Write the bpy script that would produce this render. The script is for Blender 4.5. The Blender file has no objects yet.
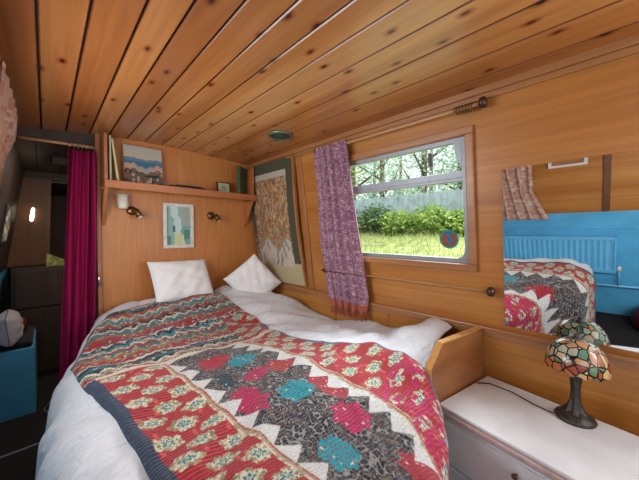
import bpy, math, random
import numpy as np
from mathutils import Vector, Matrix, noise

# ------------------------------------------------------------------ camera, world, lights
scn = bpy.context.scene
root_col = scn.collection
scn.view_settings.view_transform = 'Standard'
scn.view_settings.look = 'None'
scn.view_settings.gamma = 1.0
scn.view_settings.exposure = 0.36
TH, PH = math.radians(44.379), math.radians(1.432)
cd = bpy.data.cameras.new('camera'); cam = bpy.data.objects.new('camera', cd); root_col.objects.link(cam)
cd.sensor_width = 36; cd.lens = 280 / 639 * 36; cd.clip_start = 0.02; cd.clip_end = 200
cam.location = (0, 0, 1.25)
cam.rotation_euler = (math.radians(90) - PH, 0, -TH)
scn.camera = cam

w = bpy.data.worlds.new('world'); scn.world = w; w.use_nodes = True
nt = w.node_tree; bg = nt.nodes['Background']
sky = nt.nodes.new('ShaderNodeTexSky'); sky.sky_type = 'HOSEK_WILKIE'
sky.turbidity = 6; sky.ground_albedo = 0.4; sky.sun_direction = (-0.35, -0.35, 0.86)
mixw = nt.nodes.new('ShaderNodeMixRGB'); mixw.inputs[0].default_value = 0.75; mixw.inputs[2].default_value = (0.92, 0.97, 1.0, 1)
nt.links.new(sky.outputs[0], mixw.inputs[1]); nt.links.new(mixw.outputs[0], bg.inputs[0])
bg.inputs[1].default_value = 1.5

def area(name, loc, direction, sx, sy, power, col=(1, 1, 1)):
    l = bpy.data.lights.new(name, 'AREA'); l.shape = 'RECTANGLE'; l.size = sx; l.size_y = sy
    l.energy = power; l.color = col
    o = bpy.data.objects.new(name, l); root_col.objects.link(o); o.location = loc
    o.rotation_euler = Vector(direction).to_track_quat('-Z', 'Y').to_euler()
    return o
# daylight arriving through the left-hand windows, then added fill lamps
area('daylight_left_window', (-0.13, 1.27, 1.36), (1, 0, -0.12), 0.86, 0.5, 10, (0.93, 0.96, 1))
area('daylight_rear_window', (-0.13, -0.80, 1.36), (1, 0.35, -0.1), 0.86, 0.5, 4, (0.86, 0.93, 1))
area('rear_cabin_fill', (0.65, -1.35, 1.25), (0.1, 1, -0.02), 1.3, 1.1, 7, (0.86, 0.93, 1))  # added fill in front of the closed rear wall
area('sky_fill_right', (2.5, 0.95, 3.1), (-0.95, -0.05, -1.45), 1.6, 1.8, 230, (0.84, 0.92, 1))  # added lamp above the view, strengthens skylight through the right window
area('right_rear_fill', (1.36, -0.80, 1.36), (-1, 0.25, -0.15), 0.86, 0.5, 16, (0.84, 0.92, 1))  # added lamp behind the camera, brightens the blue left wall
area('passage_fill', (0.3, 2.75, 1.72), (-0.35, 0.25, -1), 0.3, 0.3, 4.0, (1, 0.86, 0.72))  # added lamp with no fixture, lifts the dark passage
sd = bpy.data.lights.new('sun', 'SUN'); sd.energy = 4.2; sd.angle = math.radians(3); sd.color = (1, 0.96, 0.88)
so = bpy.data.objects.new('sun', sd); root_col.objects.link(so); so.rotation_euler = Vector((-0.13, 0.55, -0.80)).to_track_quat('-Z', 'Y').to_euler()

# ------------------------------------------------------------------ helpers
def lin(c):
    if isinstance(c, str): c = tuple(int(c[i:i+2], 16) / 255 for i in (0, 2, 4))
    return tuple(x / 12.92 if x <= 0.04045 else ((x + 0.055) / 1.055) ** 2.4 for x in c[:3])

class MB:
    def __init__(s): s.v = []; s.f = []; s.c = []
    def add(s, vs, fs, col=None):
        n = len(s.v); s.v += [tuple(p) for p in vs]; s.f += [tuple(i + n for i in f) for f in fs]
        s.c += [col if col else (1, 1, 1)] * len(vs)
        return s
    def box(s, x0, x1, y0, y1, z0, z1, fn=None, col=None):
        vs = [(x, y, z) for x in (x0, x1) for y in (y0, y1) for z in (z0, z1)]
        if fn: vs = [fn(*p) for p in vs]
        return s.add(vs, [(0, 1, 3, 2), (4, 6, 7, 5), (0, 4, 5, 1), (2, 3, 7, 6), (0, 2, 6, 4), (1, 5, 7, 3)], col)
    def prism(s, pts, d0, d1, fn, col=None):
        """polygon pts (a,b) extruded between depths d0,d1, mapped by fn(a,b,d)"""
        n = len(pts); vs = [fn(a, b, d0) for a, b in pts] + [fn(a, b, d1) for a, b in pts]
        fs = [tuple(range(n)), tuple(range(2 * n - 1, n - 1, -1))] + [(i, i + n, (i + 1) % n + n, (i + 1) % n) for i in range(n)]
        s.add(vs, fs, col if not isinstance(col, list) else None)
        if isinstance(col, list): s.c[-len(vs):] = col + col
        return s
    def lathe(s, prof, c, n=28, ax=None, col=None):
        """prof (r,h) revolved about axis ax through c"""
        q = Vector((0, 0, 1)).rotation_difference(Vector(ax).normalized()) if ax else None
        vs = []
        for r, h in prof:
            for k in range(n):
                a = 2 * math.pi * k / n; p = Vector((r * math.cos(a), r * math.sin(a), h))
                if q: p = q @ p
                vs.append(tuple(p + Vector(c)))
        m = len(prof)
        fs = [(i * n + k, i * n + (k + 1) % n, (i + 1) * n + (k + 1) % n, (i + 1) * n + k) for i in range(m - 1) for k in range(n)]
        if prof[0][0] > 1e-4: fs.append(tuple(range(n - 1, -1, -1)))
        if prof[-1][0] > 1e-4: fs.append(tuple((m - 1) * n + k for k in range(n)))
        return s.add(vs, fs, col)
    def tube(s, pts, r, n=10, col=None):
        pts = [Vector(p) for p in pts]; rings = []
        rs = r if isinstance(r, (list, tuple)) else [r] * len(pts)
        up = None
        for i, p in enumerate(pts):
            t = (pts[min(i + 1, len(pts) - 1)] - pts[max(i - 1, 0)]).normalized()
            if up is None: up = t.orthogonal().normalized()
            up = (up - t * up.dot(t)).normalized(); b = t.cross(up)
            rings.append([tuple(p + (up * math.cos(2 * math.pi * k / n) + b * math.sin(2 * math.pi * k / n)) * rs[i]) for k in range(n)])
        vs = [v for rg in rings for v in rg]; m = len(pts)
        fs = [(i * n + k, i * n + (k + 1) % n, (i + 1) * n + (k + 1) % n, (i + 1) * n + k) for i in range(m - 1) for k in range(n)]
        fs += [tuple(range(n - 1, -1, -1)), tuple((m - 1) * n + k for k in range(n))]
        return s.add(vs, fs, col)
    def build(s, name, mat, parent=None, smooth=False, bevel=0, solid=0, sub=0):
        me = bpy.data.meshes.new(name); me.from_pydata(s.v, [], s.f); me.update()
        import bmesh
        bm = bmesh.new(); bm.from_mesh(me); bmesh.ops.recalc_face_normals(bm, faces=bm.faces[:]); bm.to_mesh(me); bm.free()
        a = me.color_attributes.new('Col', 'FLOAT_COLOR', 'POINT')
        arr = np.ones((len(s.v), 4), np.float32); arr[:, :3] = np.array(s.c, np.float32).reshape(-1, 3)
        a.data.foreach_set('color', arr.ravel())
        return finish(name, me, mat, parent, smooth, bevel, solid, sub)

def finish(name, me, mat, parent, smooth=False, bevel=0, solid=0, sub=0):
    me.materials.append(mat)
    if smooth: me.polygons.foreach_set('use_smooth', [True] * len(me.polygons))
    o = bpy.data.objects.new(name, me); root_col.objects.link(o)
    if parent:
        o.parent = parent; o.matrix_parent_inverse = Matrix.Translation(-Vector(parent.location))
    if solid:
        m = o.modifiers.new('solid', 'SOLIDIFY'); m.thickness = solid; m.offset = 0
    if bevel:
        m = o.modifiers.new('bevel', 'BEVEL'); m.width = bevel; m.segments = 2; m.limit_method = 'ANGLE'
    if sub:
        m = o.modifiers.new('sub', 'SUBSURF'); m.levels = sub; m.render_levels = sub
    return o

def grid(name, fn, nu, nv, mat, parent=None, colfn=None, solid=0, smooth=True):
    """fn(U,V) -> X,Y,Z arrays; colfn(U,V) -> RGB array (linear)"""
    U, V = np.meshgrid(np.linspace(0, 1, nu), np.linspace(0, 1, nv), indexing='ij')
    X, Y, Z = fn(U, V)
    co = np.stack([X, Y, Z], -1).reshape(-1, 3)
    i = np.arange(nu * nv).reshape(nu, nv)
    f = np.stack([i[:-1, :-1], i[1:, :-1], i[1:, 1:], i[:-1, 1:]], -1).reshape(-1, 4)
    me = bpy.data.meshes.new(name); me.from_pydata(co.tolist(), [], f.tolist()); me.update()
    a = me.color_attributes.new('Col', 'FLOAT_COLOR', 'POINT')
    arr = np.ones((nu * nv, 4), np.float32)
    if colfn is not None: arr[:, :3] = colfn(U, V).reshape(-1, 3)
    a.data.foreach_set('color', arr.ravel())
    return finish(name, me, mat, parent, smooth, 0, solid)

def thing(name, label, cat, loc=(0, 0, 0), group=None):
    o = bpy.data.objects.new(name, None); root_col.objects.link(o); o.location = loc
    o.empty_display_size = 0.05
    return tag(o, label, cat, group)
def tag(o, label, cat, group=None, kind=None):
    o['label'] = label; o['category'] = cat
    if group: o['group'] = group
    if kind: o['kind'] = kind
    return o
def struct(o): o['kind'] = 'structure'; return o

# ------------------------------------------------------------------ materials
MATS = {}
def newmat(name, rough=0.5, metal=0.0, spec=None):
    m = bpy.data.materials.new(name); m.use_nodes = True; b = m.node_tree.nodes['Principled BSDF']
    b.inputs['Roughness'].default_value = rough; b.inputs['Metallic'].default_value = metal
    if spec is not None: b.inputs['Specular IOR Level'].default_value = spec
    return m, m.node_tree, b
def N(t, kind, **k):
    n = t.nodes.new(kind)
    for a, v in k.items(): setattr(n, a, v)
    return n
def ramp(t, stops, interp='LINEAR'):
    r = N(t, 'ShaderNodeValToRGB'); r.color_ramp.interpolation = interp; e = r.color_ramp.elements
    while len(e) < len(stops): e.new(0.5)
    for el, (p, c) in zip(e, stops): el.position = p; el.color = (*lin(c), 1)
    return r
def mapped(t, scale):
    tc = N(t, 'ShaderNodeTexCoord'); mp = N(t, 'ShaderNodeMapping'); mp.inputs['Scale'].default_value = scale
    t.links.new(tc.outputs['Object'], mp.inputs['Vector']); return mp
def mixc(t, mode, fac, a, b):
    m = N(t, 'ShaderNodeMixRGB', blend_type=mode)
    for i, v in ((0, fac), (1, a), (2, b)):
        if hasattr(v, 'links') or hasattr(v, 'is_output'): t.links.new(v, m.inputs[i])
        elif i == 0: m.inputs[0].default_value = v
        else: m.inputs[i].default_value = (*lin(v), 1)
    return m.outputs[0]
def bump(t, b, h, strength, dist=0.002):
    n = N(t, 'ShaderNodeBump'); n.inputs['Strength'].default_value = strength; n.inputs['Distance'].default_value = dist
    t.links.new(h, n.inputs['Height']); t.links.new(n.outputs[0], b.inputs['Normal'])

def wood(name, dark, mid, light, axis='y', rough=0.35, freq=38, stretch=0.06, knots=False, coat=0.0, tint=False, bands=5):
    m, t, b = newmat(name, rough)
    sc = {'x': (stretch, 1, 1), 'y': (1, stretch, 1), 'z': (1, 1, stretch)}[axis]
    mp = mapped(t, sc)
    n1 = N(t, 'ShaderNodeTexNoise'); n1.inputs['Scale'].default_value = freq; n1.inputs['Detail'].default_value = 6; n1.inputs['Roughness'].default_value = 0.65
    n2 = N(t, 'ShaderNodeTexNoise'); n2.inputs['Scale'].default_value = bands; n2.inputs['Detail'].default_value = 3; n2.inputs['Distortion'].default_value = 0.8
    for n in (n1, n2): t.links.new(mp.outputs[0], n.inputs['Vector'])
    r1 = ramp(t, [(0.30, dark), (0.5, mid), (0.72, light)]); t.links.new(n2.outputs[0], r1.inputs[0])
    r2 = ramp(t, [(0.35, 'b8a898'), (0.6, 'ffffff')]); t.links.new(n1.outputs[0], r2.inputs[0])
    col = mixc(t, 'MULTIPLY', 0.38, r1.outputs[0], r2.outputs[0])
    if knots:
        mk = mapped(t, (11, 5.5, 0.02) if axis == 'y' else (9, 3.6, 3.6))
        v = N(t, 'ShaderNodeTexVoronoi', voronoi_dimensions='2D'); v.inputs['Scale'].default_value = 1.0
        nz = N(t, 'ShaderNodeTexNoise'); nz.inputs['Scale'].default_value = 3
        t.links.new(mk.outputs[0], v.inputs['Vector'])
        rk = ramp(t, [(0.0, '4a2a16'), (0.05, '6a4024'), (0.09, 'd0b090'), (0.2, 'ffffff')]); t.links.new(v.outputs['Distance'], rk.inputs[0])
        # only some cells carry a knot
        sx = N(t, 'ShaderNodeSeparateColor'); t.links.new(v.outputs['Color'], sx.inputs[0])
        gt = N(t, 'ShaderNodeMath', operation='GREATER_THAN'); gt.inputs[1].default_value = 0.58; t.links.new(sx.outputs[0], gt.inputs[0])
        col = mixc(t, 'MULTIPLY', gt.outputs[0], col, rk.outputs[0])
    if tint:
        at = N(t, 'ShaderNodeAttribute', attribute_name='Col')
        col = mixc(t, 'MULTIPLY', 1.0, col, at.outputs['Color'])
    t.links.new(col, b.inputs['Base Color'])
    b.inputs['Coat Weight'].default_value = coat; b.inputs['Coat Roughness'].default_value = 0.25
    bump(t, b, n1.outputs[0], 0.12, 0.001)
    return m

def plain(name, c, rough=0.5, metal=0.0, var=0.12, scale=20, bmp=0.0, spec=None):
    m, t, b = newmat(name, rough, metal, spec)
    mp = mapped(t, (1, 1, 1)); n = N(t, 'ShaderNodeTexNoise'); n.inputs['Scale'].default_value = scale; n.inputs['Detail'].default_value = 4
    t.links.new(mp.outputs[0], n.inputs['Vector'])
    r = ramp(t, [(0.3, '%02x%02x%02x' % ((int(255 * (1 - var)),) * 3)), (0.7, 'ffffff')]); t.links.new(n.outputs[0], r.inputs[0])
    t.links.new(mixc(t, 'MULTIPLY', 1.0, c, r.outputs[0]), b.inputs['Base Color'])
    if bmp: bump(t, b, n.outputs[0], bmp, 0.004)
    return m

def cloth(name, c=None, rough=0.9, weave=350, strength=0.25, var=0.1, sheen=0.2, big=0.0, bigscale=14, stretch=(1, 1, 1)):
    """c None -> the mesh's own pattern colours"""
    m, t, b = newmat(name, rough, spec=0.15)
    mp = mapped(t, (1, 1, 1)); n = N(t, 'ShaderNodeTexNoise'); n.inputs['Scale'].default_value = weave; n.inputs['Detail'].default_value = 2
    t.links.new(mp.outputs[0], n.inputs['Vector'])
    if c is None:
        at = N(t, 'ShaderNodeAttribute', attribute_name='Col'); src = at.outputs['Color']
        r = ramp(t, [(0.3, 'd0d0d0'), (0.7, 'ffffff')]); t.links.new(n.outputs[0], r.inputs[0]); col = mixc(t, 'MULTIPLY', var * 3, src, r.outputs[0])
    else:
        r = ramp(t, [(0.3, 'd8d8d8'), (0.7, 'ffffff')]); t.links.new(n.outputs[0], r.inputs[0]); col = mixc(t, 'MULTIPLY', var * 3, c, r.outputs[0])
    t.links.new(col, b.inputs['Base Color']); b.inputs['Sheen Weight'].default_value = sheen
    h = n.outputs[0]
    if big:
        mp2 = mapped(t, stretch); n2 = N(t, 'ShaderNodeTexNoise'); n2.inputs['Scale'].default_value = bigscale; n2.inputs['Detail'].default_value = 4; n2.inputs['Distortion'].default_value = 1.0
        t.links.new(mp2.outputs[0], n2.inputs['Vector'])
        bump(t, b, n2.outputs[0], big, 0.02)
    else: bump(t, b, h, strength, 0.001)
    return m

M = dict(
    ceil=wood('pine_ceiling', 'aa6e3a', 'c48c54', 'd4a470', 'y', 0.30, 45, 0.05, knots=True, coat=0.35, tint=True),
    oak=wood('oak_wall', 'a46426', 'b87834', 'c48a46', 'y', 0.42, 60, 0.035, coat=0.15, bands=6),
    ply=wood('bulkhead_ply', 'b46e34', 'bf7a3c', 'c68546', 'z', 0.42, 40, 0.08, coat=0.1, bands=3),
    trim=wood('trim_wood', '98643c', 'aa7448', 'b88658', 'y', 0.35, 60, 0.04, coat=0.15),
    trimz=wood('trim_wood_upright', '98603a', 'aa6e44', 'b47c50', 'z', 0.35, 60, 0.04, coat=0.15),
    shelf=wood('shelf_wood', 'a06038', 'b26c3e', 'c07c4a', 'x', 0.35, 50, 0.05, coat=0.15),
    panel=wood('end_panel_wood', '7a4a26', '8e5830', 'a06a3c', 'x', 0.38, 50, 0.08, coat=0.1),
    panelo=wood('end_panel_edge', 'b07a40', 'c48e50', 'd0a064', 'z', 0.38, 50, 0.08),
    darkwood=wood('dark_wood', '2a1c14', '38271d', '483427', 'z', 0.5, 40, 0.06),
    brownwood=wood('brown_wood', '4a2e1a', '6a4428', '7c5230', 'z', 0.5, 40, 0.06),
    knob=plain('dark_turned_wood', '4a2418', 0.3, 0, 0.2, 60),
    groove=plain('groove_shadow_timber', '3a1c0c', 0.9),
    blue=plain('blue_paint', '62bce8', 0.35, 0, 0.08, 8, spec=0.4),
    radiator=plain('radiator_blue', '72c6f0', 0.35, 0, 0.05, 8),
    carpet=plain('dark_carpet', '2a2422', 1.0, 0, 0.4, 260, 0.6),
    alu=plain('aluminium', '9a9ea4', 0.45, 0.35, 0.06, 30),
    chrome=plain('chrome', 'd0d0d0', 0.15, 1.0, 0.05, 30),
    brass=plain('brass', '8c6c44', 0.35, 0.85, 0.4, 60),
    pole=wood('pole_wood', 'a87848', 'c09060', 'd0a474', 'y', 0.4, 60, 0.05),
    black=plain('black_plastic', '15140f', 0.4),
    white=cloth('white_pillow', 'e6e4e2', weave=300, var=0.05, big=0.25, bigscale=9),
    sheet=cloth('white_sheet', 'dedcda', weave=300, var=0.05, big=0.35, bigscale=12),
    duvet=cloth('white_duvet', 'cfcfd2', weave=300, var=0.05, big=0.7, bigscale=17, stretch=(0.8, 2.4, 1)),
    paint=plain('white_painted_wood', 'dcdcde', 0.45, 0, 0.06, 12),
    pinkpaint=plain('pinkish_painted_moulding', 'c9b0ac', 0.45, 0, 0.15, 30),
    paper=plain('cream_paper', 'd8cfae', 0.7),
    greenbook=plain('dark_green_cover', '34482e', 0.5),
    velvet=cloth('magenta_velvet', '94164c', weave=30, var=0.1, sheen=0.0),
    bronze=plain('dark_bronze', '4a443e', 0.4, 0.4, 0.4, 60, 0.5),
    pattern=cloth('patterned_cloth', None, weave=260, var=0.08),
    trunk=plain('tree_bark', '9a8a72', 0.9, 0, 0.4, 14, 0.8),
    fence=plain('pale_grey_blue_boards', 'c0d0d8', 0.7, 0, 0.2, 6),
    maroon=plain('maroon_leather', '4a1218', 0.4),
)
def mat_mirror():
    m, t, b = newmat('mirror_glass', 0.01, 1.0)
    n = N(t, 'ShaderNodeTexNoise'); n.inputs['Scale'].default_value = 2
    r = ramp(t, [(0, 'e6eaea'), (1, 'eceeee')]); t.links.new(n.outputs[0], r.inputs[0]); t.links.new(r.outputs[0], b.inputs['Base Color'])
    return m
def mat_glass():
    m, t, b = newmat('window_glass'); out = t.nodes['Material Output']
    tr = N(t, 'ShaderNodeBsdfTransparent'); tr.inputs[0].default_value = (0.93, 0.96, 0.95, 1)
    gl = N(t, 'ShaderNodeBsdfGlossy'); gl.inputs['Roughness'].default_value = 0.02
    fr = N(t, 'ShaderNodeFresnel'); mx = N(t, 'ShaderNodeMixShader'); fr.inputs[0].default_value = 1.08
    t.links.new(fr.outputs[0], mx.inputs[0]); t.links.new(tr.outputs[0], mx.inputs[1]); t.links.new(gl.outputs[0], mx.inputs[2]); t.links.new(mx.outputs[0], out.inputs[0])
    return m
def mat_quilt():
    m, t, b = newmat('kantha_quilt', 0.85, spec=0.15)
    at = N(t, 'ShaderNodeAttribute', attribute_name='Col')
    n = N(t, 'ShaderNodeTexNoise'); n.inputs['Scale'].default_value = 170; n.inputs['Detail'].default_value = 2
    mp = mapped(t, (1, 1, 1)); t.links.new(mp.outputs[0], n.inputs['Vector'])
    r = ramp(t, [(0.35, 'b4b4b4'), (0.65, 'ffffff')]); t.links.new(n.outputs[0], r.inputs[0])
    t.links.new(mixc(t, 'MULTIPLY', 0.45, at.outputs['Color'], r.outputs[0]), b.inputs['Base Color'])
    wv = N(t, 'ShaderNodeTexWave'); wv.inputs['Scale'].default_value = 26; wv.inputs['Distortion'].default_value = 2.5; wv.inputs['Detail'].default_value = 2; wv.inputs['Detail Scale'].default_value = 2
    wv.bands_direction = 'Y'; t.links.new(mp.outputs[0], wv.inputs['Vector'])
    bump(t, b, wv.outputs[0], 0.55, 0.006); b.inputs['Sheen Weight'].default_value = 0.15
    return m
def mat_shade():
    m, t, b = newmat('leaded_glass', 0.2)
    mp = mapped(t, (1, 1, 0.8)); v = N(t, 'ShaderNodeTexVoronoi'); v.inputs['Scale'].default_value = 38
    e = N(t, 'ShaderNodeTexVoronoi', feature='DISTANCE_TO_EDGE'); e.inputs['Scale'].default_value = 38
    for q in (v, e): t.links.new(mp.outputs[0], q.inputs['Vector'])
    sc = N(t, 'ShaderNodeSeparateColor'); t.links.new(v.outputs['Color'], sc.inputs[0])
    up = ramp(t, [(0, '5c8472'), (0.22, 'a4aa94'), (0.38, '749884'), (0.5, 'c4bc98'), (0.66, 'b0baa8'), (0.8, '4c7058'), (0.9, 'b88a62')], 'CONSTANT')
    dn = ramp(t, [(0, 'b06a44'), (0.25, 'b88a60'), (0.42, '5e7c58'), (0.6, 'a45030'), (0.75, 'c4a878'), (0.9, '94402c')], 'CONSTANT')
    t.links.new(sc.outputs[0], up.inputs[0]); t.links.new(sc.outputs[1], dn.inputs[0])
    at = N(t, 'ShaderNodeAttribute', attribute_name='Col'); s2 = N(t, 'ShaderNodeSeparateColor'); t.links.new(at.outputs['Color'], s2.inputs[0])
    c = mixc(t, 'MIX', s2.outputs[0], up.outputs[0], dn.outputs[0])
    le = ramp(t, [(0, '000000'), (0.055, '000000'), (0.075, 'ffffff')]); t.links.new(e.outputs['Distance'], le.inputs[0])
    c = mixc(t, 'MIX', le.outputs[0], '181614', c)
    t.links.new(c, b.inputs['Base Color'])
    b.inputs['Subsurface Weight'].default_value = 0.0
    bump(t, b, e.outputs['Distance'], 0.25, 0.003)
    return m
def mat_leaf(name, a, bb, c):
    m, t, b = newmat(name, 0.6)
    oi = N(t, 'ShaderNodeTexNoise'); oi.inputs['Scale'].default_value = 7; oi.inputs['Detail'].default_value = 3
    mp = mapped(t, (1, 1, 1)); t.links.new(mp.outputs[0], oi.inputs['Vector'])
    r = ramp(t, [(0.32, a), (0.5, bb), (0.68, c)]); t.links.new(oi.outputs[0], r.inputs[0])
    t.links.new(r.outputs[0], b.inputs['Base Color'])
    tr = N(t, 'ShaderNodeBsdfTranslucent'); mx = N(t, 'ShaderNodeMixShader'); mx.inputs[0].default_value = 0.35
    t.links.new(r.outputs[0], tr.inputs[0]); t.links.new(b.outputs[0], mx.inputs[1]); t.links.new(tr.outputs[0], mx.inputs[2])
    t.links.new(mx.outputs[0], t.nodes['Material Output'].inputs[0])
    return m
def mat_emit(name, c, s):
    m, t, b = newmat(name, 0.5)
    n = N(t, 'ShaderNodeTexNoise'); r = ramp(t, [(0, c), (1, c)]); t.links.new(n.outputs[0], r.inputs[0])
    t.links.new(r.outputs[0], b.inputs['Base Color']); t.links.new(r.outputs[0], b.inputs['Emission Color']); b.inputs['Emission Strength'].default_value = s
    return m
M['mirror'] = mat_mirror(); M['glass'] = mat_glass(); M['quilt'] = mat_quilt(); M['shade'] = mat_shade()
M['leafdark'] = mat_leaf('dark_leaves', '2c4a26', '46682e', '6a8c3e')
M['leaf'] = mat_leaf('hedge_leaves', '5c7a34', '8cac4c', 'bccc74')
M['leafpale'] = mat_leaf('hazed_pale_leaves', '8cae90', 'b0c8ac', 'd0dec8')  # outdoor haze and brightness put into these leaf colours
M['grass'] = mat_leaf('grass', '7c8a4c', 'a4b468', 'ccc890')
M['lamp_on'] = mat_emit('lit_lamp', 'fff0d0', 3.0)

# ------------------------------------------------------------------ room shape
LAM = 0.14; D = 2.324
def xr(z): return 1.354 + LAM * (1.87 - z)
def WR(off, y, z): return (xr(z) - off, y, z)              # right wall: off = distance into the room
def xl(z): return -0.125 - LAM * (1.85 - z)
def WL(off, y, z): return (xl(z) + off, y, z)
def zc(x): return 1.900 - (0.03 if x > 0.6 else 0.055) * ((x - 0.6) / 0.75) ** 2

# floor
struct(MB().box(-0.75, 1.9, -1.5, 5.2, -0.05, 0).build('floor', M['carpet']))
# ceiling: long pine boards over the cabin
cb = MB(); rnd = random.Random(4)
gx = [-0.16, -0.007, 0.101, 0.213, 0.309, 0.411, 0.518, 0.628, 0.738, 0.862, 0.995, 1.135, 1.27, 1.40]
tints = [(0.66, 0.50, 0.40), (0.74, 0.58, 0.46), (0.66, 0.47, 0.35), (0.90, 0.80, 0.70), (0.76, 0.64, 0.56), (0.90, 0.82, 0.76), (0.80, 0.72, 0.65), (0.94, 0.88, 0.8), (0.84, 0.76, 0.66), (0.97, 0.92, 0.86), (0.86, 0.75, 0.62), (0.8, 0.66, 0.52), (0.74, 0.58, 0.44)]
for i in range(len(gx) - 1):
    a, b_ = gx[i] + 0.0026, gx[i + 1] - 0.0026
    za, zb = zc(a), zc(b_)
    pts = [(a, za + 0.004), (a + 0.0035, za), (b_ - 0.0035, zb), (b_, zb + 0.004), (b_, zb + 0.012), (a, za + 0.012)]
    cb.prism(pts, -1.5, D + 0.02, lambda p, q, d: (p, d, q), col=[tuple(k * q for k, q in zip(tints[i], w_)) for w_ in ((.3, .2, .14), (1, 1, 1), (1, 1, 1), (.3, .2, .14), (.2, .12, .08), (.2, .12, .08))])
ceil = struct(cb.build('ceiling', M['ceil']))
m_ = MB(); xs_ = [-0.2 + 1.65 * k / 14 for k in range(15)]
m_.prism([(x, zc(x) + 0.0125) for x in xs_] + [(x, zc(x) + 0.06) for x in reversed(xs_)], -1.52, D + 0.03, lambda a, b_, d: (a, d, b_))
m_.build('ceiling_backing', M['groove'], ceil)

# right wall with the window opening and the added rear opening
wy0, wy1, wz0, wz1 = 0.455, 1.19, 1.10, 1.695
mb = MB()
for (y0, y1, z0, z1) in [(-1.5, -1.27, 0, 1.9), (-0.33, wy0, 0, 1.9), (-1.27, -0.33, 0, 1.06), (-1.27, -0.33, 1.66, 1.9), (wy1, D + 0.1, 0, 1.9), (wy0, wy1, 0, wz0), (wy0, wy1, wz1, 1.9)]:
    mb.box(-0.05, 0, y0, y1, z0, z1, fn=WR)
struct(mb.build('wall_right', M['oak']))
# left wall: wooden above, blue below, window opening
ly0, ly1, lz0, lz1 = 0.80, 1.74, 1.06, 1.66
def wall_left(name, z0, z1, mat, holes, ya=-1.5, yb=D + 0.02):
    mb = MB(); ys = ya
    for h0, h1, g0, g1 in holes:
        mb.box(-0.05, 0, ys, h0, z0, z1, fn=WL)
        mb.box(-0.05, 0, h0, h1, z0, g0, fn=WL); mb.box(-0.05, 0, h0, h1, g1, z1, fn=WL); ys = h1
    mb.box(-0.05, 0, ys, yb, z0, z1, fn=WL)
    return struct(mb.build(name, mat))
wall_left('wall_left', 0.94, 1.9, M['oak'], [(-1.27, -0.33, lz0, lz1), (ly0, ly1, lz0, lz1)])
wall_left('wall_left_lower', 0, 0.94, M['blue'], [])
struct(MB().box(-0.75, 1.9, -1.55, -1.5, 0, 1.95).build('wall_rear', M['ply']))
# bulkhead
bh = MB(); bh.prism([(0.248, 0), (xr(0) , 0), (xr(1.88), 1.88), (1.0, 1.905), (0.248, 1.905)], D, D + 0.03, lambda a, b_, d: (a, d, b_))
struct(bh.build('wall_bulkhead', M['ply']))

# crown trims
struct(MB().box(0, 0.022, -1.5, D, 1.845, 1.872, fn=WR).box(0, 0.012, -1.5, D, 1.822, 1.845, fn=WR).build('trim_1', M['trim'], bevel=0.003))
struct(MB().box(0, 0.02, -1.5, D, 1.822, 1.856, fn=WL).build('trim_2', M['trim'], bevel=0.003))
# ledge along the right wall: rounded nosing with a dark line below
struct(MB().box(0, 0.022, -1.5, D, 0.785, 0.805, fn=WR).box(0, 0.010, -1.5, D, 0.752, 0.785, fn=WR).build('trim_3', M['trim'], bevel=0.005))
struct(MB().box(0, 0.012, -1.5, D, 0.925, 0.945, fn=WL).box(0, 0.010, -1.5, D, 0.80, 0.815, fn=WL).box(0, 0.01, 0.05, 2.0, 0.875, 0.925, fn=WL).build('trim_4', M['blue'], bevel=0.003))
struct(MB().box(0, 0.010, 1.585, 1.625, 0.81, 1.82, fn=WR).build('trim_5', M['trimz'], bevel=0.003))
struct(MB().box(0, 0.012, -0.02, 0.02, 0.95, 1.82, fn=WL).build('trim_6', M['brownwood'], bevel=0.003))
struct(MB().box(0, 0.006, 1.38, 1.40, 0.1, 0.752, fn=WR).box(0, 0.006, 0.93, 0.95, 0.1, 0.752, fn=WR).build('trim_7', M['trimz']))
struct(MB().box(0, 0.022, 2.02, 2.07, 0.95, 1.82, fn=WL).build('trim_12', M['trimz'], bevel=0.003))
# left side pilaster of the bulkhead and lintel above the doorway
struct(MB().box(0.238, 0.262, D - 0.018, D + 0.04, 0, 1.895).build('trim_8', M['trimz'], bevel=0.003))
struct(MB().box(-0.14, 0.238, D + 0.022, D + 0.05, 1.79, 1.90).build('trim_9', M['darkwood']))
struct(MB().box(-0.45, 0.25, D + 0.0, D + 0.014, 0, 0.004).build('trim_10', M['alu']))

# ------------------------------------------------------------------ right window
def rrect(y0, y1, z0, z1, r, n=6):
    p = []
    for cx, cz, a0 in ((y1 - r, z1 - r, 0), (y0 + r, z1 - r, 90), (y0 + r, z0 + r, 180), (y1 - r, z0 + r, 270)):
        for k in range(n + 1):
            a = math.radians(a0 + 90 * k / n); p.append((cx + r * math.cos(a), cz + r * math.sin(a)))
    return p
def ring(mbx, outer, inner, d0, d1, fn, col=None):
    n = len(outer); vs = [fn(d, a, b_) for d in (d0, d1) for L in (outer, inner) for a, b_ in L]
    fs = []
    for i in range(n):
        j = (i + 1) % n
        fs += [(i, j, n + j, n + i), (2 * n + i, 3 * n + i, 3 * n + j, 2 * n + j), (i, 2 * n + i, 2 * n + j, j), (n + i, n + j, 3 * n + j, 3 * n + i)]
    mbx.add(vs, fs, col)
def wood_frame(name, fn, y0, y1, z0, z1, wd, par, mat):
    m_ = MB(); m_.box(0.0005, 0.022, y0 - wd, y1 + wd, z1, z1 + wd, fn=fn); m_.box(0.0005, 0.022, y0 - wd, y1 + wd, z0 - wd, z0, fn=fn)
    m_.box(0.0005, 0.022, y0 - wd, y0, z0, z1, fn=fn); m_.box(0.0005, 0.022, y1, y1 + wd, z0, z1, fn=fn)
    return m_.build(name, mat, par, bevel=0.004)
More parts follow.
